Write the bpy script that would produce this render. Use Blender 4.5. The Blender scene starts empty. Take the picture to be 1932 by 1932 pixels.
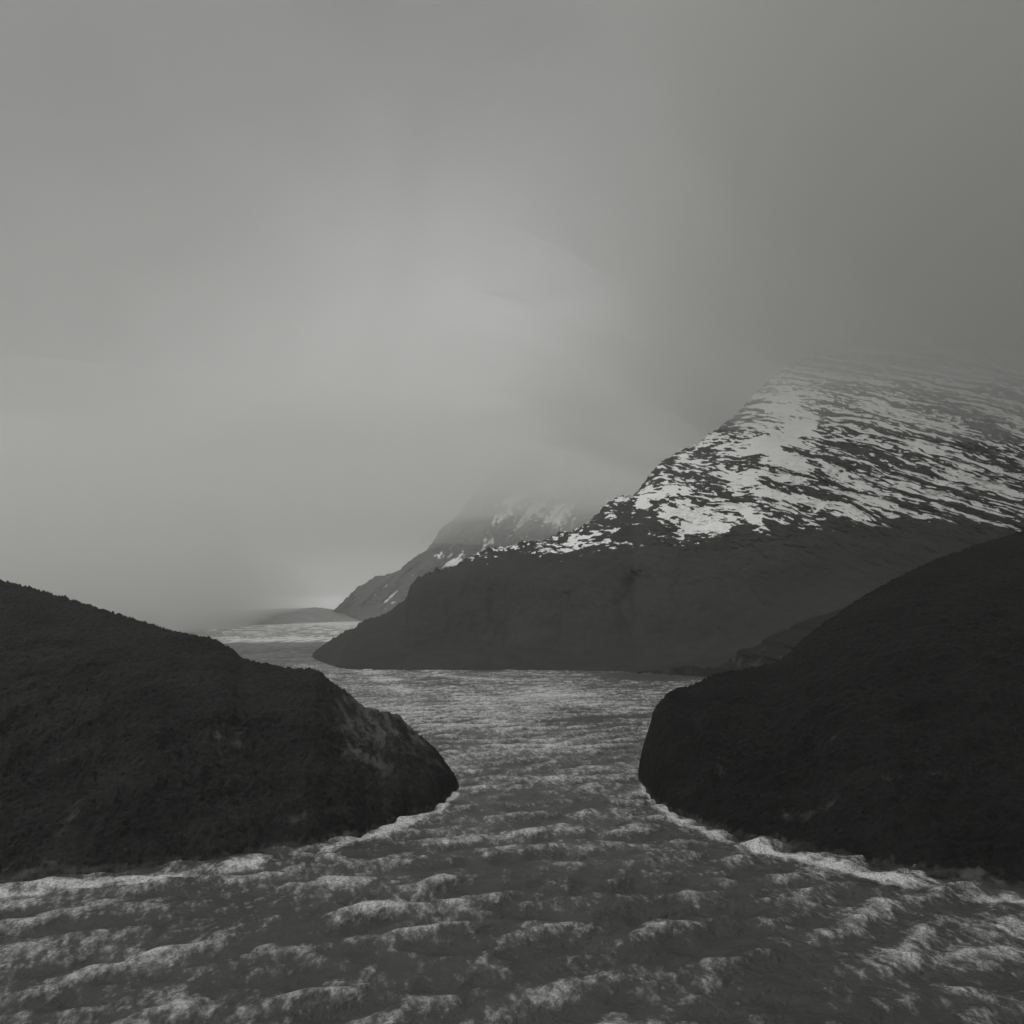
import bpy, math
import numpy as np

# ------------------------------------------------------------------ camera, sky, sun, exposure
SC = bpy.context.scene
COL = SC.collection
W = 1932.0            # the frame is measured in 1932 units across
FPX = 1657.0          # focal length in those units
HY = 1155.0           # row of the horizon
H = 100.0             # camera height above the water, metres

cam_d = bpy.data.cameras.new("camera")
cam_d.sensor_width = 36.0
cam_d.lens = FPX / W * 36.0
cam_d.shift_y = (HY - W / 2) / W
cam_d.clip_start = 1.0
cam_d.clip_end = 60000.0
cam = bpy.data.objects.new("camera", cam_d)
COL.objects.link(cam)
cam.location = (0, 0, H)
cam.rotation_euler = (math.radians(90), 0, 0)
SC.camera = cam

SUN_EL, SUN_AZ = math.radians(56), math.radians(-118)      # azimuth from +Y towards +X
world = bpy.data.worlds.new("World")
SC.world = world
world.use_nodes = True
wt = world.node_tree
wt.nodes.clear()


def wn(kind, **kw):
    n = wt.nodes.new(kind)
    for k, v in kw.items():
        setattr(n, k, v)
    return n


def wmath(op, a, b=None):
    n = wn("ShaderNodeMath", operation=op)
    for i, v in enumerate((a, b)):
        if v is None:
            continue
        if isinstance(v, (int, float)):
            n.inputs[i].default_value = v
        else:
            wt.links.new(v, n.inputs[i])
    return n.outputs[0]


sky = wn("ShaderNodeTexSky", sky_type='NISHITA', sun_disc=False)
sky.sun_elevation = SUN_EL
sky.sun_rotation = SUN_AZ
sky.air_density = 1.0
sky.dust_density = 4.0
skybw = wn("ShaderNodeRGBToBW")
wt.links.new(sky.outputs[0], skybw.inputs[0])
tc = wn("ShaderNodeTexCoord")
dot = wn("ShaderNodeVectorMath", operation='DOT_PRODUCT')
wt.links.new(tc.outputs["Generated"], dot.inputs[0])
GL = np.array([-0.08, 1.0, 0.07]); GL /= np.linalg.norm(GL)
dot.inputs[1].default_value = tuple(GL)
ramp = wn("ShaderNodeValToRGB")
ramp.color_ramp.interpolation = 'B_SPLINE'
el = ramp.color_ramp.elements
stops = [(0.0, 0.20), (0.60, 0.16), (0.84, 0.13), (0.91, 0.18), (0.95, 0.37), (0.982, 0.63), (1.0, 0.78)]
el[0].position, el[0].color = stops[0][0], (stops[0][1],) * 3 + (1,)
el[1].position, el[1].color = stops[-1][0], (stops[-1][1],) * 3 + (1,)
for p, v in stops[1:-1]:
    e = el.new(p)
    e.color = (v, v, v, 1)
wt.links.new(dot.outputs["Value"], ramp.inputs[0])
sep = wn("ShaderNodeSeparateXYZ")
wt.links.new(tc.outputs["Generated"], sep.inputs[0])
zen = wn("ShaderNodeMapRange", interpolation_type='SMOOTHSTEP')
wt.links.new(sep.outputs[2], zen.inputs[0])
zen.inputs[1].default_value, zen.inputs[2].default_value = 0.60, 0.95
zen.inputs[3].default_value, zen.inputs[4].default_value = 0.0, 0.85
cl = wn("ShaderNodeTexNoise")
cl.inputs["Scale"].default_value = 3.2
cl.inputs["Distortion"].default_value = 0.6
cl.inputs["Detail"].default_value = 5.0
cl.inputs["Roughness"].default_value = 0.5
wt.links.new(tc.outputs["Generated"], cl.inputs["Vector"])
clm = wn("ShaderNodeMapRange")
wt.links.new(cl.outputs[0], clm.inputs[0])
clm.inputs[1].default_value, clm.inputs[2].default_value = 0.25, 0.75
clm.inputs[3].default_value, clm.inputs[4].default_value = 0.74, 1.26
over = wmath('MULTIPLY', wmath('ADD', ramp.outputs[0], zen.outputs[0]), clm.outputs[0])
val = wmath('ADD', wmath('MULTIPLY', over, 9.0), wmath('MULTIPLY', skybw.outputs[0], 0.10))
tint = wn("ShaderNodeVectorMath", operation='SCALE')
tint.inputs[0].default_value = (1.0, 1.0, 0.986)
wt.links.new(val, tint.inputs["Scale"])
bg = wn("ShaderNodeBackground")
bg.inputs["Strength"].default_value = 0.106
wt.links.new(tint.outputs[0], bg.inputs["Color"])
wo = wn("ShaderNodeOutputWorld")
wt.links.new(bg.outputs[0], wo.inputs["Surface"])

sun_d = bpy.data.lights.new("sun", 'SUN')
sun_d.energy = 1.2
sun_d.angle = math.radians(25)
sun_d.color = (1.0, 0.995, 0.97)
sun = bpy.data.objects.new("sun", sun_d)
COL.objects.link(sun)
sun.location = (0, 0, 3000)
sun.rotation_euler = (math.pi / 2 - SUN_EL, 0, math.pi - SUN_AZ)

SC.view_settings.view_transform = 'Standard'
SC.view_settings.look = 'None'
SC.view_settings.exposure = 0.0
SC.view_settings.gamma = 1.0
SC.view_settings.use_curve_mapping = False
SC.render.engine = 'CYCLES'
SC.cycles.max_bounces = 10
SC.cycles.volume_bounces = 4
SC.cycles.diffuse_bounces = 3

HAZE_SIGMA = 0.043e-3
RNG = np.random.RandomState(7)

# ------------------------------------------------------------------ noise


def _hash(ix, iy, seed):
    h = (ix.astype(np.int64) * 374761393 + iy.astype(np.int64) * 668265263 + seed * 1442695041) & 0xFFFFFFFF
    h = ((h ^ (h >> 13)) * 1274126177) & 0xFFFFFFFF
    return (h ^ (h >> 16)) & 0xFFFFFFFF


def gnoise(x, y, seed=0):
    x, y = np.broadcast_arrays(np.asarray(x, float), np.asarray(y, float))
    ix, iy = np.floor(x), np.floor(y)
    fx, fy = x - ix, y - iy
    u = fx * fx * fx * (fx * (fx * 6 - 15) + 10)
    v = fy * fy * fy * (fy * (fy * 6 - 15) + 10)

    def g(dx, dy):
        a = _hash(ix + dx, iy + dy, seed) * (2 * math.pi / 4294967296.0)
        return np.cos(a) * (fx - dx) + np.sin(a) * (fy - dy)
    n0 = g(0, 0) * (1 - u) + g(1, 0) * u
    n1 = g(0, 1) * (1 - u) + g(1, 1) * u
    return (n0 * (1 - v) + n1 * v) * 1.5


def fbm(x, y, octaves=5, seed=0, gain=0.5, lac=2.03):
    s, a, t = 0, 1.0, 0
    for o in range(octaves):
        s = s + a * gnoise(x * lac ** o + 13.7 * o, y * lac ** o - 7.1 * o, seed + o * 17)
        t += a
        a *= gain
    return s / t * 1.4


def ridged(x, y, octaves=5, seed=0, gain=0.5):
    s, a, t = 0, 1.0, 0
    for o in range(octaves):
        s = s + a * (1 - 2 * np.abs(gnoise(x * 2.03 ** o + 5.1 * o, y * 2.03 ** o + 9.3 * o, seed + o * 31)))
        t += a
        a *= gain
    return s / t


def sstep(a, b, x):
    t = np.clip((x - a) / (b - a), 0, 1)
    return t * t * (3 - 2 * t)


def curve(pts):
    p = np.array(pts, float)

    def f(x):
        # shape-preserving cubic through the points
        xs, ys = p[:, 0], p[:, 1]
        h = np.diff(xs); d = np.diff(ys) / h
        m = np.zeros_like(xs)
        m[0], m[-1] = d[0], d[-1]
        for i in range(1, len(xs) - 1):
            if d[i - 1] * d[i] > 0:
                w1, w2 = 2 * h[i] + h[i - 1], h[i] + 2 * h[i - 1]
                m[i] = (w1 + w2) / (w1 / d[i - 1] + w2 / d[i])
        x = np.clip(np.asarray(x, float), xs[0], xs[-1])
        k = np.clip(np.searchsorted(xs, x) - 1, 0, len(h) - 1)
        t = (x - xs[k]) / h[k]
        return ((2 * t**3 - 3 * t**2 + 1) * ys[k] + (t**3 - 2 * t**2 + t) * h[k] * m[k]
                + (-2 * t**3 + 3 * t**2) * ys[k + 1] + (t**3 - t**2) * h[k] * m[k + 1])
    return f


def grid_mesh(name, P, mat, attrs=None, smooth=True, flip=False):
    """P: (rows, cols, 3) -> one mesh object"""
    n, m = P.shape[:2]
    me = bpy.data.meshes.new(name)
    me.vertices.add(n * m)
    me.vertices.foreach_set("co", np.ascontiguousarray(P, np.float32).ravel())
    i = (np.arange(n - 1)[:, None] * m + np.arange(m - 1)[None, :]).ravel()
    q = np.stack([i, i + 1, i + m + 1, i + m], 1) if not flip else np.stack([i, i + m, i + m + 1, i + 1], 1)
    me.loops.add(q.size)
    me.loops.foreach_set("vertex_index", q.ravel().astype(np.int32))
    me.polygons.add(len(q))
    me.polygons.foreach_set("loop_start", (np.arange(len(q)) * 4).astype(np.int32))
    me.polygons.foreach_set("loop_total", np.full(len(q), 4, np.int32))
    me.polygons.foreach_set("use_smooth", np.full(len(q), smooth, bool))
    for k, v in (attrs or {}).items():
        a = me.attributes.new(k, 'FLOAT', 'POINT')
        a.data.foreach_set("value", np.ascontiguousarray(v, np.float32).ravel())
    me.update()
    me.materials.append(mat)
    o = bpy.data.objects.new(name, me)
    COL.objects.link(o)
    return o


def tag(o, label, cat, kind=None, group=None):
    o["label"], o["category"] = label, cat
    if kind:
        o["kind"] = kind
    if group:
        o["group"] = group
    return o


def spots(X, Y, lst):
    """sum of soft tilted ellipses (x, y, half length, half height, tilt degrees down-right, weight)"""
    s = 0
    for (cx, cy, rx, ry, a, w) in lst:
        c, q = math.cos(math.radians(a)), math.sin(math.radians(a))
        dx, dy = X - cx, Y - cy
        u, v = (dx * c + dy * q) / rx, (-dx * q + dy * c) / ry
        s = s + w * np.exp(-(u * u + v * v) ** 1.5)
    return s


# ------------------------------------------------------------------ materials
GREY = (1.0, 1.0, 0.988)


def g3(v, a=1.0):
    return (v * GREY[0], v * GREY[1], v * GREY[2], a)


class Mat:
    def __init__(self, name):
        self.m = bpy.data.materials.new(name)
        self.m.use_nodes = True
        self.t = self.m.node_tree
        self.t.nodes.clear()
        self.out = self.t.nodes.new("ShaderNodeOutputMaterial")

    def n(self, kind, ins=None, **kw):
        nd = self.t.nodes.new(kind)
        for k, v in kw.items():
            setattr(nd, k, v)
        for k, v in (ins or {}).items():
            if hasattr(v, "is_linked"):
                self.t.links.new(v, nd.inputs[k])
            else:
                nd.inputs[k].default_value = v
        return nd

    def math(self, op, a, b=0.0, clamp=False):
        return self.n("ShaderNodeMath", {0: a, 1: b}, operation=op, use_clamp=clamp).outputs[0]

    def noise(self, vec, scale, detail=4, rough=0.55, **k):
        return self.n("ShaderNodeTexNoise", {"Vector": vec, "Scale": scale, "Detail": detail, "Roughness": rough}, **k).outputs[0]

    def scaled(self, vec, s):
        return self.n("ShaderNodeMapping", {"Vector": vec, "Scale": s}).outputs[0]

    def rng(self, v, a, b, c=0.0, d=1.0, smooth=False):
        return self.n("ShaderNodeMapRange", {0: v, 1: a, 2: b, 3: c, 4: d},
                      interpolation_type='SMOOTHSTEP' if smooth else 'LINEAR').outputs[0]

    def mix(self, f, a, b):
        nd = self.t.nodes.new("ShaderNodeMix")
        nd.data_type = 'RGBA'
        for i, v in ((0, f), (6, a), (7, b)):
            if hasattr(v, "is_linked"):
                self.t.links.new(v, nd.inputs[i])
            else:
                nd.inputs[i].default_value = v
        return nd.outputs[2]

    def surf(self, sh):
        self.t.links.new(sh, self.out.inputs["Surface"])


def snowy_rock(name, lo, hi, snow_v, fine):
    M = Mat(name)
    co = M.n("ShaderNodeTexCoord").outputs["Object"]
    n1 = M.noise(co, fine, 6, 0.6)
    n2 = M.noise(co, fine * 0.13, 5, 0.55)
    v = M.rng(M.math('ADD', M.math('MULTIPLY', n1, 0.55), M.math('MULTIPLY', n2, 0.45)), 0.36, 0.64)
    rock = M.mix(v, g3(lo), g3(hi))
    at = M.n("ShaderNodeAttribute", attribute_name="snow").outputs["Fac"]
    br = M.noise(co, fine * 2.2, 5, 0.65)
    sf = M.rng(M.math('ADD', at, M.math('MULTIPLY', M.math('SUBTRACT', br, 0.5), 0.22)), 0.44, 0.56, smooth=True)
    sn = M.mix(M.noise(co, fine * 0.35, 4), g3(snow_v * 0.82), g3(snow_v))
    col = M.mix(sf, rock, sn)
    bump = M.n("ShaderNodeBump", {"Height": n1, "Strength": 0.5, "Distance": 3.0})
    p = M.n("ShaderNodeBsdfPrincipled", {"Base Color": col, "Roughness": 0.9, "Normal": bump.outputs[0], "Specular IOR Level": 0.15})
    M.surf(p.outputs[0])
    return M.m


def heath(name, lo, hi, pale, fine):
    """dark heather and grass, with an attribute 'bare' for bare rock"""
    M = Mat(name)
    co = M.n("ShaderNodeTexCoord").outputs["Object"]
    n1 = M.noise(co, fine, 6, 0.62)
    n2 = M.noise(co, fine * 0.09, 5, 0.55)
    v = M.rng(M.math('ADD', M.math('MULTIPLY', n1, 0.6), M.math('MULTIPLY', n2, 0.4)), 0.36, 0.66)
    veg = M.mix(v, g3(lo), g3(hi))
    at = M.n("ShaderNodeAttribute", attribute_name="bare").outputs["Fac"]
    sf = M.rng(M.math('ADD', at, M.math('MULTIPLY', M.math('SUBTRACT', n1, 0.5), 0.6)), 0.25, 0.75, smooth=True)
    rk = M.mix(M.noise(co, fine * 0.7, 6, 0.65), g3(pale * 0.55), g3(pale * 1.15))
    col = M.mix(sf, veg, rk)
    bump = M.n("ShaderNodeBump", {"Height": n1, "Strength": 0.6, "Distance": 0.8})
    p = M.n("ShaderNodeBsdfPrincipled", {"Base Color": col, "Roughness": 0.92, "Normal": bump.outputs[0], "Specular IOR Level": 0.12})
    M.surf(p.outputs[0])
    return M.m


def air(name, density, albedo=0.99, aniso=0.0):
    M = Mat(name)
    v = M.n("ShaderNodeVolumePrincipled", {"Color": g3(albedo), "Density": density, "Anisotropy": aniso})
    try:
        v.inputs["Density Attribute"].default_value = ""
    except Exception:
        pass
    M.t.links.new(v.outputs[0], M.out.inputs["Volume"])
    return M.m


def water_mat():
    M = Mat("wind_blown_water")
    co = M.n("ShaderNodeTexCoord").outputs["Object"]
    foam_a = M.n("ShaderNodeAttribute", attribute_name="foam").outputs["Fac"]
    crest = M.n("ShaderNodeAttribute", attribute_name="crest").outputs["Fac"]
    rot = M.n("ShaderNodeMapping", {"Vector": co, "Rotation": (0, 0, math.radians(28))}).outputs[0]
    nA = M.noise(M.scaled(rot, (0.065, 0.036, 0.1)), 1.0, 6, 0.62)
    nB = M.noise(M.scaled(co, (0.22, 0.085, 0.3)), 1.0, 5, 0.62)
    nC = M.noise(M.scaled(co, (0.010, 0.012, 0.01)), 1.0, 4, 0.5)
    nD = M.noise(M.scaled(co, (0.55, 0.30, 0.4)), 1.0, 5, 0.65)
    chop = M.noise(M.scaled(rot, (0.45, 0.30, 0.3)), 1.0, 6, 0.6)
    h = M.math('ADD', M.math('MULTIPLY', nA, 3.0), M.math('MULTIPLY', chop, 1.1))
    h = M.math('MULTIPLY', h, M.math('ADD', 1.0, M.math('MULTIPLY', M.math('MAXIMUM', M.math('MULTIPLY', foam_a, -1.0), 0.0), 4.0)))
    bump = M.n("ShaderNodeBump", {"Height": h, "Strength": 1.0, "Distance": 1.0})
    wat = M.n("ShaderNodeBsdfPrincipled", {"Base Color": g3(0.045), "Roughness": 0.22, "IOR": 1.33, "Normal": bump.outputs[0]})
    foam = M.n("ShaderNodeBsdfPrincipled", {"Base Color": g3(0.70), "Roughness": 0.9, "Normal": bump.outputs[0], "Specular IOR Level": 0.2})
    streak = M.noise(M.scaled(M.n("ShaderNodeMapping", {"Vector": co, "Rotation": (0, 0, math.radians(62))}).outputs[0], (0.03, 0.40, 0.3)), 1.0, 5, 0.6)
    f = M.math('ADD', M.math('MULTIPLY', nA, 0.22), M.math('ADD', M.math('MULTIPLY', nB, 0.33), M.math('MULTIPLY', nD, 0.27)))
    f = M.math('ADD', M.math('ADD', f, M.math('MULTIPLY', streak, 0.18)), M.math('MULTIPLY', M.math('SUBTRACT', nC, 0.5), 0.25))
    f = M.math('ADD', M.math('ADD', f, M.math('MULTIPLY', crest, 0.055)), M.math('MULTIPLY', foam_a, 0.30))
    f = M.rng(f, 0.465, 0.71, 0.0, 0.78, smooth=True)
    holes = M.rng(M.noise(M.scaled(rot, (1.5, 0.9, 1.0)), 1.0, 4, 0.6), 0.36, 0.58, 0.35, 1.12)
    f = M.math('MULTIPLY', f, holes, True)
    mx = M.n("ShaderNodeMixShader", {0: f, 1: wat.outputs[0], 2: foam.outputs[0]})
    M.surf(mx.outputs[0])
    return M.m


M_NEAR = snowy_rock("dark_rock_with_snow", 0.018, 0.037, 0.79, 0.035)
M_FAR = snowy_rock("far_rock_with_snow", 0.020, 0.050, 0.80, 0.010)
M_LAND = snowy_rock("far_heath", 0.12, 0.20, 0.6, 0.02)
M_HEATH = heath("dark_heather", 0.005, 0.028, 0.075, 0.33)
M_HEATH2 = heath("vignetted_dark_heather", 0.003, 0.014, 0.07, 0.30)  # dark heather; part of the darkness is lens vignetting put into the colour
M_SLOPE = heath("rough_shore_slope", 0.006, 0.016, 0.05, 0.12)
M_ROCK = heath("wet_sea_rock", 0.02, 0.05, 0.07, 0.6)
M_WATER = water_mat()


def to_xyz(X, Y, d):
    return np.stack([(X - W / 2) / FPX * d, d * np.ones_like(X), H + (HY - Y) / FPX * d], -1)


# ------------------------------------------------------------------ water
SHORE_LEFT = curve([(-140, 1700), (150, 1668), (400, 1640), (560, 1612), (680, 1580), (770, 1550), (830, 1525), (868, 1489)])
SHORE_RIGHT = curve([(1204, 1470), (1225, 1505), (1270, 1540), (1340, 1572), (1450, 1605), (1600, 1640), (1800, 1680), (2080, 1730)])
SHORE_LEFT.ends, SHORE_RIGHT.ends = (-400, 868), (1204, 2300)


def build_water():
    d = np.concatenate([np.geomspace(150, 3200, 1000), np.geomspace(3200, 30000, 160)[1:]])
    nx = 900
    u = np.linspace(-0.80, 0.80, nx)
    D, U = np.meshgrid(d, u, indexing='ij')
    x, y = U * D, D.copy()
    dd = np.gradient(d)[:, None]
    cell = np.maximum(dd, D * (u[1] - u[0]))
    z = np.zeros_like(D)
    gust = 0.75 + 0.5 * fbm(x / 260, y / 420, 3, 5)
    r = np.random.RandomState(3)
    for k in range(70):
        lam = 5.0 * (34.0 / 5.0) ** r.rand()
        th = math.radians(-62 + 30 * r.randn())
        kk = 2 * math.pi / lam
        amp = 0.0085 * lam * (0.6 + 0.8 * r.rand())
        fade = np.clip(lam / (2.6 * cell) - 0.6, 0, 1)
        ph = kk * (x * math.cos(th) + y * math.sin(th)) + r.rand() * 6.283
        z += amp * fade * np.sin(ph)
    z *= gust
    crest = np.clip(z / 1.3, -1, 2)
    X = W / 2 + U * FPX
    Y = HY + H / D * FPX
    # where the squalls whip up foam, and where the lee is smooth
    far = sstep(2300, 3000, y)
    speck = np.clip(3.0 * fbm(x / 26, y / 330, 4, 9, 0.65), -1, 1.6)
    wob = 1.6 * fbm(x / 45, y / 4000, 3, 10)
    squall = sstep(1212.6, 1211.2, Y + 0.012 * (X - 560) + wob)
    lane = np.exp(-((Y + 0.012 * (X - 560) + wob - 1206.5) / 4.0) ** 2) * sstep(380, 440, X)
    edge = np.exp(-((Y - 1174 - (690 - X) * 0.036) / 4.5) ** 2) * sstep(440, 640, X)
    bright = squall * (0.10 + 0.55 * lane + 0.45 * edge + 0.35 * sstep(590, 680, X) - 0.25 * sstep(440, 380, X) + 0.55 * speck) + spots(X, Y, [
        (860, 1345, 190, 26, 2, 0.30), (1060, 1318, 150, 16, 0, 0.30), (720, 1280, 70, 12, 25, 0.22),
        (1190, 1345, 70, 12, 0, 0.22), (960, 1400, 240, 30, 0, 0.15)])
    dark = (1 - squall) * sstep(1262, 1228, Y) * 0.42 + spots(X, Y, [(600, 1224, 70, 9, 0, 0.25), (1230, 1277, 110, 8, 1, 0.35),
                        (820, 1287, 110, 10, 0, 0.15), (1120, 1357, 120, 6, -4, 0.40)])
    foam = bright - dark + 0.22 * fbm(x / 80, y / 60, 4, 8) - 0.08 * sstep(1420, 1700, Y)
    foam += spots(X, Y, [(900, 1290, 260, 30, 0, 0.14)])
    for f in (SHORE_LEFT, SHORE_RIGHT):
        lo_x, hi_x = f.ends
        gap = (Y - f(X) - 7 * fbm(x / 12, y / 12, 3, 7)) / 9
        foam += 0.85 * np.exp(-gap * gap) * ((X > lo_x) & (X < hi_x)) * (0.6 + 0.8 * fbm(x / 25, y / 25, 3, 6))
    P = np.stack([x, y, z], -1)
    o = grid_mesh("water", P, M_WATER, {"foam": foam, "crest": crest})
    tag(o, "grey wind-whipped water of the lake with streaks of foam", "water", "structure")


build_water()


# ------------------------------------------------------------------ mountains and hills
def columns(X, yb, yt, db, dt, rows, dpow=None, jag=None, jagp=50):
    """front slope of a hill, seen column by column: (rows, cols) of X, Y, d, t"""
    t = np.linspace(0, 1, rows)[:, None]
    Xg = np.broadcast_to(X[None, :], (rows, len(X))).copy()
    Y = yb[None, :] + (yt - yb)[None, :] * t
    if jag is not None:
        Y = Y + jag[None, :] * t ** jagp
    td = 0.72 * t + 0.28 * t ** 5 if dpow is None else dpow(t)
    d = db[None, :] + (dt - db)[None, :] * td
    return Xg, Y, d, np.broadcast_to(t, Xg.shape)


def with_back(P, depth, drop_rows=10, floor=-30.0):
    """carry the ridge over and down the far side"""
    top = P[-1]
    rows = []
    dirs = top.copy(); dirs[:, 2] = 0
    dirs /= np.linalg.norm(dirs[:, :2], axis=1)[:, None]
    for k in range(1, drop_rows + 1):
        s = k / drop_rows
        q = top + dirs * depth * s
        q[:, 2] = top[:, 2] + (floor - top[:, 2]) * s ** 1.4
        rows.append(q)
    return np.concatenate([P, np.stack(rows)], 0)


def pad(A, n):
    return np.concatenate([A, np.repeat(A[-1:], n, 0)], 0)


def build_near():
    X = np.linspace(588, 2060, 1700)
    yt = curve([(588, 1238.5), (600, 1226), (622, 1208), (650, 1192), (668, 1184), (680, 1175), (700, 1168), (716, 1161), (733, 1152), (752, 1138), (766, 1130),
                (770, 1118), (777, 1104), (800, 1083), (822, 1076), (835, 1073), (860, 1064), (882, 1054), (905, 1041), (920, 1035),
                (958, 1031), (990, 1023), (1020, 1018), (1055, 1006), (1090, 996), (1110, 988), (1120, 975), (1140, 956), (1160, 942),
                (1172, 937), (1195, 933), (1206, 922), (1225, 897), (1245, 873), (1262, 863), (1290, 850), (1330, 828), (1345, 815),
                (1375, 793), (1400, 770), (1420, 747), (1445, 722), (1480, 695), (1520, 672), (1580, 640), (1700, 595), (1850, 562), (2060, 540)])(X)
    jag = fbm(X / 9, X * 0, 4, 11, 0.6) * 6.0 + fbm(X / 42, X * 0 + 5, 3, 12) * 5.0
    jag = jag * sstep(590, 640, X)
    yb = curve([(588, 1239), (600, 1247), (625, 1256), (645, 1261), (700, 1264), (800, 1264.5), (1000, 1265), (1200, 1267.5), (1270, 1271),
                (1330, 1276), (1400, 1283), (1600, 1305), (2060, 1350)])(X) + fbm(X / 40, X * 0, 2, 14) * 0.5
    yb = np.maximum(yb, yt + 0.4)
    db = H * FPX / (yb - HY)
    dt = curve([(588, 1990), (680, 2090), (770, 2180), (920, 2330), (1110, 2520), (1245, 2880), (1330, 3120), (1420, 3480), (1520, 3900), (1700, 4300), (2060, 4700)])(X)
    dt = np.maximum(dt, db + 6)
    rows = 760
    Xg, Y, d, t = columns(X, yb, yt, db, dt, rows, jag=jag)
    x0, z0 = (Xg - W / 2) / FPX * d, H + (HY - Y) / FPX * d
    span = np.clip((dt - db)[None, :] / 700, 0.02, 1.3)
    env = np.sin(np.pi * np.clip(t, 0, 1)) ** 1.2
    # curved rock bands: arches over the flank
    wob = fbm(x0 / 260, z0 / 170, 3, 21)
    q = x0 - 530
    arch = np.where(q > 0, np.where(q < 360, 9.0e-4 * q * q, 9.0e-4 * (720 * q - 360 * 360)), 3.2e-4 * q * q)
    v = z0 + arch + 46 * wob + 16 * fbm(x0 / 70, z0 / 50, 3, 28)
    s = x0 + 0.35 * z0 + 40 * wob
    bands = 0.38 * fbm(s / 52, v / 12, 5, 22, 0.62) + 0.42 * fbm(s / 24, v / 7, 4, 29, 0.6) + 0.62 * fbm((x0 - 0.5 * z0) / 26, (z0 + 0.5 * x0) / 15, 5, 31, 0.62)
    bandw = fbm(s / 170, v / 40, 5, 23, 0.55)
    rib = ridged(s / 150, v / 17, 3, 30)
    gul = ridged(x0 / 330 + 0.3 * wob, z0 / 420, 4, 24)
    rough = 0.25 + 0.75 * sstep(1080, 1010, Y)
    disp = env * span * (46 * gul + 26 * fbm(x0 / 150, z0 / 120, 4, 25) + rough * (8 * bands + 9 * bandw) + 9 * fbm(x0 / 45, z0 / 45, 5, 32, 0.6))
    d2 = np.maximum(d + disp, db[None, :])
    z = H + (HY - Y) / FPX * d2
    # snow: only above the snow line, in the bands and hollows
    line = curve([(588, 1060), (860, 1062), (920, 1056), (1020, 1049), (1110, 1046), (1160, 1042), (1200, 1035), (1280, 1018), (1350, 1008),
                  (1372, 1005), (1384, 992), (1440, 1001), (1500, 990), (1560, 983), (1700, 985), (2060, 1000)])(Xg)
    up = line + 5 * fbm(Xg / 40, Y / 30, 3, 27) - Y
    above = sstep(-13, 12, up + 9 * bands)
    cover = curve([(588, -.2), (860, -0.30), (930, -0.18), (1050, -0.15), (1150, -0.15), (1250, -0.08), (1330, 0.02), (1400, 0.12), (1480, 0.2), (1540, 0.12), (1600, 0.10), (1750, 0.0), (2060, -.04)])(Xg)
    edge = np.clip((Y - yt[None, :]) / 60, 0, 1)      # the dark wind-scoured rim of the ridge
    cover = cover - 0.26 * (1 - edge) * sstep(1100, 1200, Xg) + 0.10 * sstep(20, 160, up)
    fields = spots(Xg, Y, [
        (1213, 953, 17, 13, 10, 1.0), (1172, 945, 17, 9, -15, 0.9), (1262, 928, 22, 8, -25, 0.8), (1290, 862, 24, 7, -32, .6), (1330, 985, 45, 11, 20, 0.9),
        (1352, 996, 28, 8, 12, 0.8), (1450, 838, 44, 18, -15, 0.7), (1492, 872, 44, 18, 12, 0.65), (1508, 806, 34, 20, -35, 0.45), (1400, 905, 34, 13, 8, 0.5),
        (1390, 955, 60, 9, 20, 0.5), (1420, 980, 40, 8, 25, 0.5), (1280, 965, 18, 6, -10, 0.55), (1460, 930, 40, 14, 25, 0.4), (1480, 760, 30, 20, -20, 0.4), (1545, 960, 30, 3, -40, 0.5), (1520, 940, 3, 40, -35, 0.5)])
    rocks = spots(Xg, Y, [
        (1430, 862, 9, 7, -5, 1.1), (1451, 826, 7, 7, 0, 0.9), (1467, 826, 6, 6, 0, 0.9), (1532, 868, 22, 10, 20, 0.9), (1545, 905, 22, 15, 15, 0.9), (1548, 845, 22, 12, -25, 0.8), (1556, 800, 12, 26, 0, 0.8),
        (1300, 815, 0.1, .1, 0, 0), (1380, 800, 26, 12, -38, 0.6), (1352, 838, 34, 9, -30, 0.6), (1340, 915, 26, 10, -30, 0.5), (1250, 945, 40, 8, -35, 0.7), (1195, 975, 70, 10, -22, 0.7), (1160, 965, 40, 12, -35, 0.5), (1290, 900, 50, 9, -35, 0.5),
        (1500, 985, 40, 7, 20, 0.5), (1440, 950, 24, 7, 25, 0.4)])
    calm = 1 - 0.6 * np.clip(fields, 0, 1)
    sn = 0.44 + calm * (1.05 * bands + 0.85 * bandw - 0.35 * np.clip(rib - 0.35, 0, 1)) + 0.80 * cover + 0.62 * np.clip(fields, 0, 1) - 0.75 * rocks * np.clip(0.55 - 1.8 * bands, 0.0, 1.3)
    snow = np.clip(sn - 0.55 * (1 - above), 0, 1.2) * sstep(-30, -8, up)
    P = np.stack([(Xg - W / 2) / FPX * d2, d2, z], -1)
    P = with_back(P, 900)
    o = grid_mesh("mountain", P, M_NEAR, {"snow": pad(snow, 10)})
    tag(o, "dark rocky mountain with a streaky snow cap rising steeply from the water", "mountain", "structure")


build_near()


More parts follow.
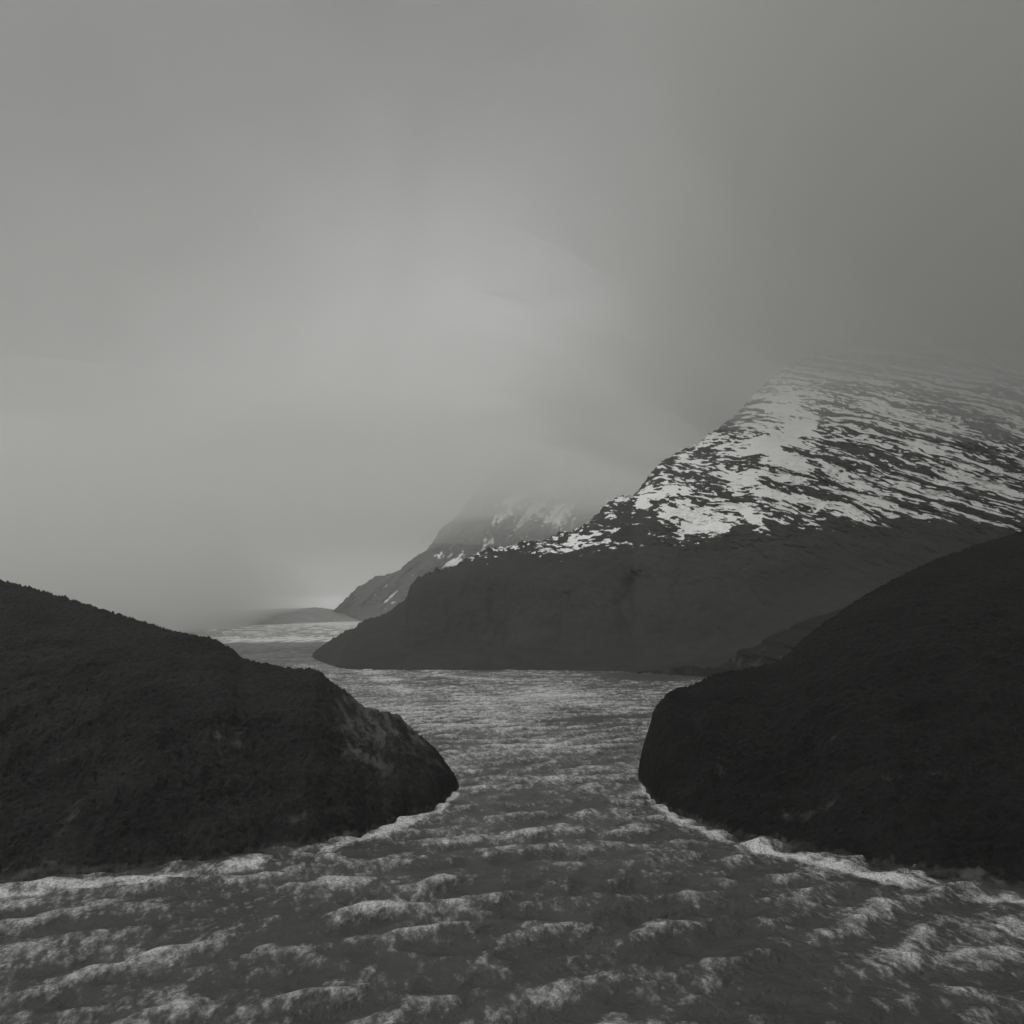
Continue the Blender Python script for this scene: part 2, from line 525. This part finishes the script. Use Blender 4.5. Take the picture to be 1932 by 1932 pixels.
def build_far():
    X = np.linspace(600, 1500, 1000)
    yt = curve([(600, 1162), (628, 1152), (640, 1141), (655, 1128), (662, 1119), (672, 1109), (690, 1100), (706, 1090), (716, 1086), (730, 1084), (748, 1078),
                (765, 1064), (785, 1050), (800, 1040), (815, 1024), (832, 1000), (850, 984), (868, 966), (885, 944), (897, 930), (912, 912),
                (940, 886), (990, 862), (1060, 846), (1140, 836), (1240, 830), (1500, 826)])(X)
    jag = fbm(X / 8, X * 0, 4, 41, 0.6) * 4.0 + fbm(X / 34, X * 0, 3, 42) * 3.0
    yb = curve([(600, 1172), (640, 1171), (700, 1172.5), (800, 1173), (1500, 1174)])(X)
    yt = np.minimum(yt, yb - 1)
    db = H * FPX / (yb - HY) * 0.98
    dt = curve([(600, 10000), (640, 10050), (720, 10300), (900, 11000), (1100, 11800), (1500, 12500)])(X)
    rows = 620
    Xg, Y, d, t = columns(X, yb, yt, db, dt, rows, jag=jag)
    x0, z0 = (Xg - W / 2) / FPX * d, H + (HY - Y) / FPX * d
    env = np.sin(np.pi * t) ** 0.7
    # ribs that run down to the lower left
    a = x0 * 0.80 - z0 * 0.60
    b = x0 * 0.60 + z0 * 0.80
    wob = fbm(x0 / 900, z0 / 700, 3, 43)
    rib = ridged((a + 160 * wob) / 620, b / 2600, 4, 44)
    fine = 0.6 * fbm((a + 120 * wob) / 85, b / 260, 5, 45, 0.62) + 0.6 * fbm(x0 / 60, z0 / 60, 5, 48, 0.62)
    d2 = d + env * (330 * rib + 160 * fbm(x0 / 500, z0 / 420, 4, 46) + 60 * fine)
    z = H + (HY - Y) / FPX * d2
    big = fbm(a / 420, b / 900, 3, 47)
    snow = 0.22 + 0.55 * fine + 0.40 * big - 0.16 * rib + 0.22 * sstep(1100, 950, Y) + spots(Xg, Y, [
        (985, 985, 46, 5, -52, 0.5), (1015, 955, 20, 8, -40, 0.35), (745, 1078, 48, 3, -38, 0.5), (720, 1112, 46, 2.2, -40, 0.45), (735, 1128, 30, 2, -42, 0.4),
        (648, 1148, 3, 12, 15, 0.3), (850, 1062, 20, 5, -20, 0.4), (1050, 970, 18, 8, -60, 0.35), (960, 945, 20, 6, -20, .3), (1090, 890, 20, 10, 0, .3), (920, 1020, 16, 6, -40, .35)])
    P = np.stack([(Xg - W / 2) / FPX * d2, d2, z], -1)
    P = with_back(P, 2500)
    o = grid_mesh("mountain", P, M_FAR, {"snow": pad(np.clip(snow, 0, 1), 10)})
    tag(o, "pale misty mountain with thin snow gullies behind the dark one", "mountain", "structure")


build_far()


def build_land():
    X = np.linspace(-260, 760, 900)
    yt = curve([(-260, 1155), (370, 1154), (440, 1151), (500, 1149.5), (560, 1147.5), (605, 1146.5), (622, 1148), (640, 1152), (700, 1160), (760, 1166)])(X)
    jag = fbm(X / 10, X * 0, 4, 51) * 1.6 + fbm(X / 60, X * 0, 2, 52) * 1.4
    yb = curve([(-260, 1193), (200, 1188), (370, 1184.5), (450, 1181), (520, 1177.5), (600, 1174.5), (680, 1172.5), (760, 1172)])(X) + fbm(X / 60, X * 0, 2, 53) * 0.4
    db = H * FPX / (yb - HY)
    dt = db + 1700
    Xg, Y, d, t = columns(X, yb, yt, db, dt, 140, jag=jag, jagp=12)
    x0 = (Xg - W / 2) / FPX * d
    d2 = d + np.sin(np.pi * t) * 80 * fbm(x0 / 300, d / 300, 4, 54)
    P = np.stack([(Xg - W / 2) / FPX * d2, d2, H + (HY - Y) / FPX * d2], -1)
    snow = np.clip(0.28 + 0.3 * fbm(x0 / 260, d / 200, 4, 55), 0, 1)
    P = with_back(P, 2500)
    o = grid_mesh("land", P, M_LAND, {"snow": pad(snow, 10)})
    tag(o, "low flat spit of land fading into mist across the water", "land", "structure")


build_land()


def build_slope():
    """rough lower slope at the foot of the mountain, right"""
    X = np.linspace(1180, 2060, 800)
    yt = curve([(1180, 1268.6), (1230, 1266), (1262, 1258), (1300, 1248), (1340, 1234), (1400, 1206), (1450, 1184), (1500, 1163), (1562, 1143), (1700, 1105), (2060, 1030)])(X)
    jag = fbm(X / 22, X * 0, 4, 61) * 2.6 * sstep(1190, 1300, X)
    yb = curve([(1180, 1269), (1220, 1270), (1262, 1273), (1330, 1277.5), (1400, 1290), (1500, 1320), (1700, 1390), (2060, 1500)])(X) + fbm(X / 11, X * 0, 3, 62) * 0.9
    yb = np.maximum(yb, yt + 0.3)
    db = H * FPX / (yb - HY) * 0.999
    dt = curve([(1180, 1430), (1262, 1480), (1340, 1560), (1450, 1640), (1562, 1720), (2060, 1800)])(X)
    dt = np.maximum(dt, db + 4)
    Xg, Y, d, t = columns(X, yb, yt, db, dt, 320, jag=jag)
    x0, z0 = (Xg - W / 2) / FPX * d, H + (HY - Y) / FPX * d
    span = np.clip((dt - db)[None, :] / 300, 0.02, 1.3)
    d2 = np.maximum(d + np.sin(np.pi * t) * span * (26 * ridged(x0 / 120, z0 / 60, 4, 63) + 14 * fbm(x0 / 40, z0 / 20, 5, 64)), db[None, :])
    z = H + (HY - Y) / FPX * d2
    bare = 0.22 + 0.55 * fbm((x0 + 1.6 * z0) / 46, (z0 - 0.3 * x0) / 9, 5, 65) * sstep(1360, 1260, Xg) + spots(Xg, Y, [
        (1338, 1215, 4, 16, 8, 0.35), (1352, 1216, 26, 2.5, -22, 0.4), (1330, 1232, 10, 2.5, 8, 0.6), (1395, 1250, 3, 9, 12, 0.8), (1384, 1244, 3, 8, 0, 0.5), (1425, 1254, 15, 1.6, 8, 0.7),
        (1432, 1246, 12, 4, -40, 0.4), (1441, 1225, 5, 1.6, 0, 0.8), (1475, 1240, 8, 2, 20, 0.5), (1372, 1262, 16, 1.5, 40, 0.4)])
    P = np.stack([(Xg - W / 2) / FPX * d2, d2, z], -1)
    P = with_back(P, 260)
    o = grid_mesh("hill", P, M_SLOPE, {"bare": pad(np.clip(bare, 0, 1), 10)})
    tag(o, "rough lower slope with pale rock scars at the foot of the snowy mountain", "hill", "structure")


build_slope()


def build_left():
    X = np.linspace(-140, 868, 1300)
    yt = curve([(-140, 1072), (0, 1094), (120, 1126), (250, 1166), (330, 1190), (372, 1199), (400, 1205), (420, 1213), (438, 1224), (452, 1236), (462, 1242), (490, 1249),
                (512, 1254), (540, 1258), (565, 1261), (590, 1262), (603, 1267), (615, 1276), (628, 1287), (650, 1302), (668, 1317), (684, 1330),
                (690, 1335), (697, 1334), (712, 1341), (740, 1345), (750, 1347), (760, 1357), (768, 1366), (790, 1384), (820, 1412), (845, 1446), (868, 1488)])(X)
    jag = fbm(X / 4.5, X * 0, 3, 71) * 3.2 + fbm(X / 16, X * 0, 3, 72) * 3.5
    dt = curve([(-140, 760), (0, 720), (200, 650), (372, 600), (460, 590), (590, 570), (700, 545), (770, 525), (868, 497)])(X)
    # shoreline
    yb = SHORE_LEFT(X) + fbm(X / 150, X * 0, 2, 73, 0.5) * 12 * sstep(868, 780, X)
    yb = np.maximum(yb + 14, yt + 4)
    db = (H + 5.0) * FPX / (yb - HY)
    dt = np.maximum(dt, db + 1)
    Xg, Y, d, t = columns(X, yb, yt, db, dt, 900, jag=jag, jagp=160, dpow=lambda t: 0.30 * t + 0.30 * t ** 2 + 0.40 * t ** 4)
    x0, z0 = (Xg - W / 2) / FPX * d, H + (HY - Y) / FPX * d
    span = np.clip((dt - db)[None, :] / 150, 0.02, 1.0)
    cliff = sstep(585, 680, Xg + 14 * fbm(Xg / 30, Y / 30, 3, 70)) * sstep(1292, 1318, Y + 0.10 * (Xg - 640)) * sstep(1480, 1380, Y + 20 * fbm(Xg / 40, Y / 40, 3, 69))
    xs, zs = (Xg - W / 2) / FPX * 560, (HY - Y) / FPX * 560
    cs, ct = 0.80 * xs + 0.60 * zs, 0.60 * xs - 0.80 * zs
    cw = 2.5 * fbm(xs / 14, zs / 14, 3, 68)
    gul = ridged((cs + cw) / 8, ct / 24, 4, 74)
    env = np.sin(np.pi * np.clip(t, 0, 1)) ** 0.6
    lo = 6 * fbm(x0 / 70, d / 70, 4, 75) + 2.4 * fbm(x0 / 15, d / 15, 4, 76, 0.55) + 5.0 * (ridged(x0 / 26 + 0.3 * fbm(x0 / 30, d / 30, 2, 66), d / 34, 5, 67) - 0.4)
    d2 = np.maximum(d + env * span * 6.5 * cliff * gul, db[None, :])
    z = H + (HY - Y) / FPX * d2
    hi = sstep(-0.05, 0.04, t) * (0.8 * fbm(x0 / 5, d2 / 5, 3, 80, 0.6) + 0.5 * np.clip(fbm(x0 / 2.4, d2 / 2.4, 3, 77, 0.6), -0.2, 1))
    z = z + np.sin(np.pi * np.clip(0.06 + 0.94 * t, 0, 1)) ** 1.2 * span * lo + hi * (0.5 + 0.5 * span)
    bare = cliff * (0.40 + 0.65 * fbm((cs + cw) / 4.5, ct / 16, 5, 78, 0.6) + 0.15 * gul) \
        + 1.1 * np.clip(fbm(x0 / 16, d / 22, 5, 79) - 0.22, 0, 1) * sstep(1280, 1400, Y) + 0.45 * sstep(4.0, 1.0, z + 2.5 * fbm(x0 / 7, d / 7, 3, 99))
    P = np.stack([(Xg - W / 2) / FPX * d2, d2, z], -1)
    P = with_back(P, 150)
    o = grid_mesh("hill", P, M_HEATH, {"bare": pad(np.clip(bare, 0, 1), 10)})
    tag(o, "dark heather-covered headland with a bare rocky end sloping into the water", "headland", "structure")


build_left()


def build_right():
    X = np.linspace(1204, 2080, 1000)
    yt = curve([(1204, 1460), (1210, 1425), (1218, 1392), (1227, 1364), (1232, 1345), (1240, 1329), (1252, 1316), (1264, 1304), (1275, 1299), (1300, 1294), (1320, 1285),
                (1340, 1276), (1352, 1270), (1370, 1268), (1400, 1262), (1440, 1256), (1470, 1246), (1490, 1231), (1515, 1205), (1540, 1186), (1562, 1170),
                (1640, 1118), (1760, 1058), (1900, 1010), (2080, 960)])(X)
    jag = fbm(X / 5, X * 0, 3, 81) * 2.6 + fbm(X / 22, X * 0, 3, 82) * 3.0
    dt = curve([(1204, 520), (1230, 530), (1275, 560), (1340, 600), (1470, 660), (1562, 700), (1800, 760), (2080, 800)])(X)
    yb = SHORE_RIGHT(X) + fbm(X / 150, X * 0, 2, 83, 0.5) * 12 * sstep(1206, 1280, X)
    yb = np.maximum(yb + 14, yt + 4)
    db = (H + 5.0) * FPX / (yb - HY)
    dt = np.maximum(dt, db + 1)
    Xg, Y, d, t = columns(X, yb, yt, db, dt, 800, jag=jag, jagp=160, dpow=lambda t: 0.30 * t + 0.30 * t ** 2 + 0.40 * t ** 4)
    x0, z0 = (Xg - W / 2) / FPX * d, H + (HY - Y) / FPX * d
    span = np.clip((dt - db)[None, :] / 150, 0.02, 1.0)
    env = np.sin(np.pi * np.clip(t, 0, 1)) ** 0.6
    lo = 7 * fbm(x0 / 70, d / 70, 4, 85) + 2.4 * fbm(x0 / 15, d / 15, 4, 86, 0.55) + 5.0 * (ridged(x0 / 28 + 0.3 * fbm(x0 / 30, d / 30, 2, 56), d / 36, 5, 57) - 0.4)
    d2 = d
    z = H + (HY - Y) / FPX * d2
    hi = sstep(-0.05, 0.04, t) * (0.8 * fbm(x0 / 5, d2 / 5, 3, 90, 0.6) + 0.5 * np.clip(fbm(x0 / 2.4, d2 / 2.4, 3, 87, 0.6), -0.2, 1))
    z = z + np.sin(np.pi * np.clip(0.06 + 0.94 * t, 0, 1)) ** 1.2 * span * lo + hi * (0.5 + 0.5 * span)
    bare = 1.0 * np.clip(fbm(x0 / 14, d / 20, 5, 89) - 0.25, 0, 1) * sstep(1340, 1420, Y) + 0.45 * sstep(4.0, 1.0, z + 2.5 * fbm(x0 / 7, d / 7, 3, 99))
    P = np.stack([(Xg - W / 2) / FPX * d2, d2, z], -1)
    P = with_back(P, 170)
    o = grid_mesh("hill", P, M_HEATH2, {"bare": pad(np.clip(bare, 0, 1), 10)})
    tag(o, "near-black rounded headland facing the heather one across the channel", "headland", "structure")


build_right()


# ------------------------------------------------------------------ haze and mist
def build_haze():
    x0, x1, y0, y1, z0, z1 = -26000, 26000, -3000, 31000, -120, 4000
    v = [(x, y, z) for z in (z0, z1) for y in (y0, y1) for x in (x0, x1)]
    f = [(0, 2, 3, 1), (4, 5, 7, 6), (0, 1, 5, 4), (2, 6, 7, 3), (0, 4, 6, 2), (1, 3, 7, 5)]
    me = bpy.data.meshes.new("haze")
    me.from_pydata(v, [], f)
    me.materials.append(air("haze_air", HAZE_SIGMA, 0.99, 0.55))
    o = bpy.data.objects.new("haze", me)
    COL.objects.link(o)
    tag(o, "thin grey haze filling the air over the lake", "haze", "stuff")


build_haze()


def build_mist(xs, ys, base, thick, density, label, albedo=0.99):
    """a bank of mist: two sheets that meet at their rim, closed, of even density"""
    X, Y = np.meshgrid(xs, ys)
    zb, th = base(X, Y), thick(X, Y)
    n, m = X.shape
    ring = np.ones((n, m), bool); ring[1:-1, 1:-1] = False
    th = np.where(ring, 0, np.maximum(th, 0.5))
    lo = np.stack([X, Y, zb], -1).reshape(-1, 3)
    hi_full = np.stack([X, Y, zb + th], -1).reshape(-1, 3)
    idx_lo = np.arange(n * m).reshape(n, m)
    idx_hi = idx_lo.copy()
    inner = ~ring
    idx_hi[inner] = n * m + np.arange(inner.sum())
    V = np.concatenate([lo, hi_full[inner.ravel()]])
    def quads(I, up):
        a, b, c, d = I[:-1, :-1].ravel(), I[:-1, 1:].ravel(), I[1:, 1:].ravel(), I[1:, :-1].ravel()
        return np.stack([a, b, c, d] if up else [a, d, c, b], 1)
    F = np.concatenate([quads(idx_lo, False), quads(idx_hi, True)])
    me = bpy.data.meshes.new("mist")
    me.from_pydata(V.tolist(), [], F.tolist())
    me.materials.append(air("mist_air", density, albedo, 0.6))
    o = bpy.data.objects.new("mist", me)
    COL.objects.link(o)
    tag(o, label, "mist", "stuff")


# cap over the near mountain
def cap_side(x, y):
    return sstep(-0.06, 0.54, x / y + 0.10 * fbm(x / y * 3.0 + 4, y / 1500, 2, 97)) * sstep(9500, 6500, x)


build_mist(np.linspace(-1800, 9600, 240), np.linspace(150, 6700, 140),
           lambda x, y: 560 + 0.10 * np.clip(x - 1000, 0, 3000) + 70 * fbm(x / 600, y / 600, 4, 91) + 800 * (1 - cap_side(x, y)) ** 1.6,
           lambda x, y: 1250 * cap_side(x, y) * sstep(150, 700, y) * sstep(6600, 4600, y), 1.25e-3, "low cloud hiding the top of the dark snowy mountain", 0.74)


def back_f(x, y):
    return sstep(-9000, -3000, x) * sstep(8000, 4000, x) * (np.clip((y - 4500) / 10000, 0, 1) ** 2) * (y < 14600)


build_mist(np.linspace(-9000, 8000, 80), np.linspace(4500, 14700, 90),
           lambda x, y: 1160 + 190 * fbm(x / 1300, y / 1300, 4, 95),
           lambda x, y: 2700 * back_f(x, y), 0.31e-3, "pale mist hanging on the upper slopes of the farther mountain")


def veil_f(x, y):
    return sstep(-15000, -10000, x) * sstep(15000, 10000, x) * sstep(-6000, -3000, y) * sstep(28000, 12000, y)


build_mist(np.linspace(-15000, 15000, 90), np.linspace(-6000, 28000, 120),
           lambda x, y: 880 - 330 * sstep(12500, 27000, y) + 120 * fbm(x / 1700, y / 1700, 3, 93) * sstep(26000, 12000, y),
           lambda x, y: (380 + 820 * sstep(1000, 12000, y)) * veil_f(x, y), 0.33e-3, "grey layer of low cloud swallowing the ridge of the pale mountain")


SHORE = curve([(-400, 4500), (200, 5021), (370, 5616), (450, 6373), (520, 7364), (600, 8497), (680, 9468)])


def build_bank():
    """a curtain of drizzle: thin at its near end, kilometres deep further along the shore"""
    X = np.linspace(640, -760, 200)
    a = (X - W / 2) / FPX
    k = np.clip((640 - X) / 250, 0, 9)
    front = SHORE(X) + 1800 - 3100 * (1 - np.exp(-1.6 * k * k)) - 600 * np.minimum(k, 1)
    back = front + 5 + 4200 * (1 - np.exp(-1.2 * k ** 1.8))
    n = len(X)
    V = []
    for zf, zb in ((-4.0, -4.0), (350.0, 350.0)):
        for yy in (front, back):
            zz = zf if (yy is front or zf < 0) else 350.0 + 0.33 * (back - front)
            V += [(aa * y, y, z) for aa, y, z in zip(a, yy, np.broadcast_to(zz, a.shape))]
    F = []
    for i in range(n - 1):
        f0, f1, b0, b1 = i, i + 1, n + i, n + i + 1
        F += [(f0, f1, b1, b0), (2 * n + f0, 2 * n + b0, 2 * n + b1, 2 * n + f1),
              (f0, 2 * n + f0, 2 * n + f1, f1), (b0, b1, 2 * n + b1, 2 * n + b0)]
    for i in (0, n - 1):
        F.append((i, n + i, 3 * n + i, 2 * n + i) if i == 0 else (i, 2 * n + i, 3 * n + i, n + i))
    me = bpy.data.meshes.new("mist")
    me.from_pydata(V, [], F)
    me.materials.append(air("drizzle_air", 1.2e-3, 0.99, 0.6))
    o = bpy.data.objects.new("mist", me)
    COL.objects.link(o)
    tag(o, "curtain of drizzle hiding the far shore beyond the flat spit", "mist", "stuff")


build_bank()
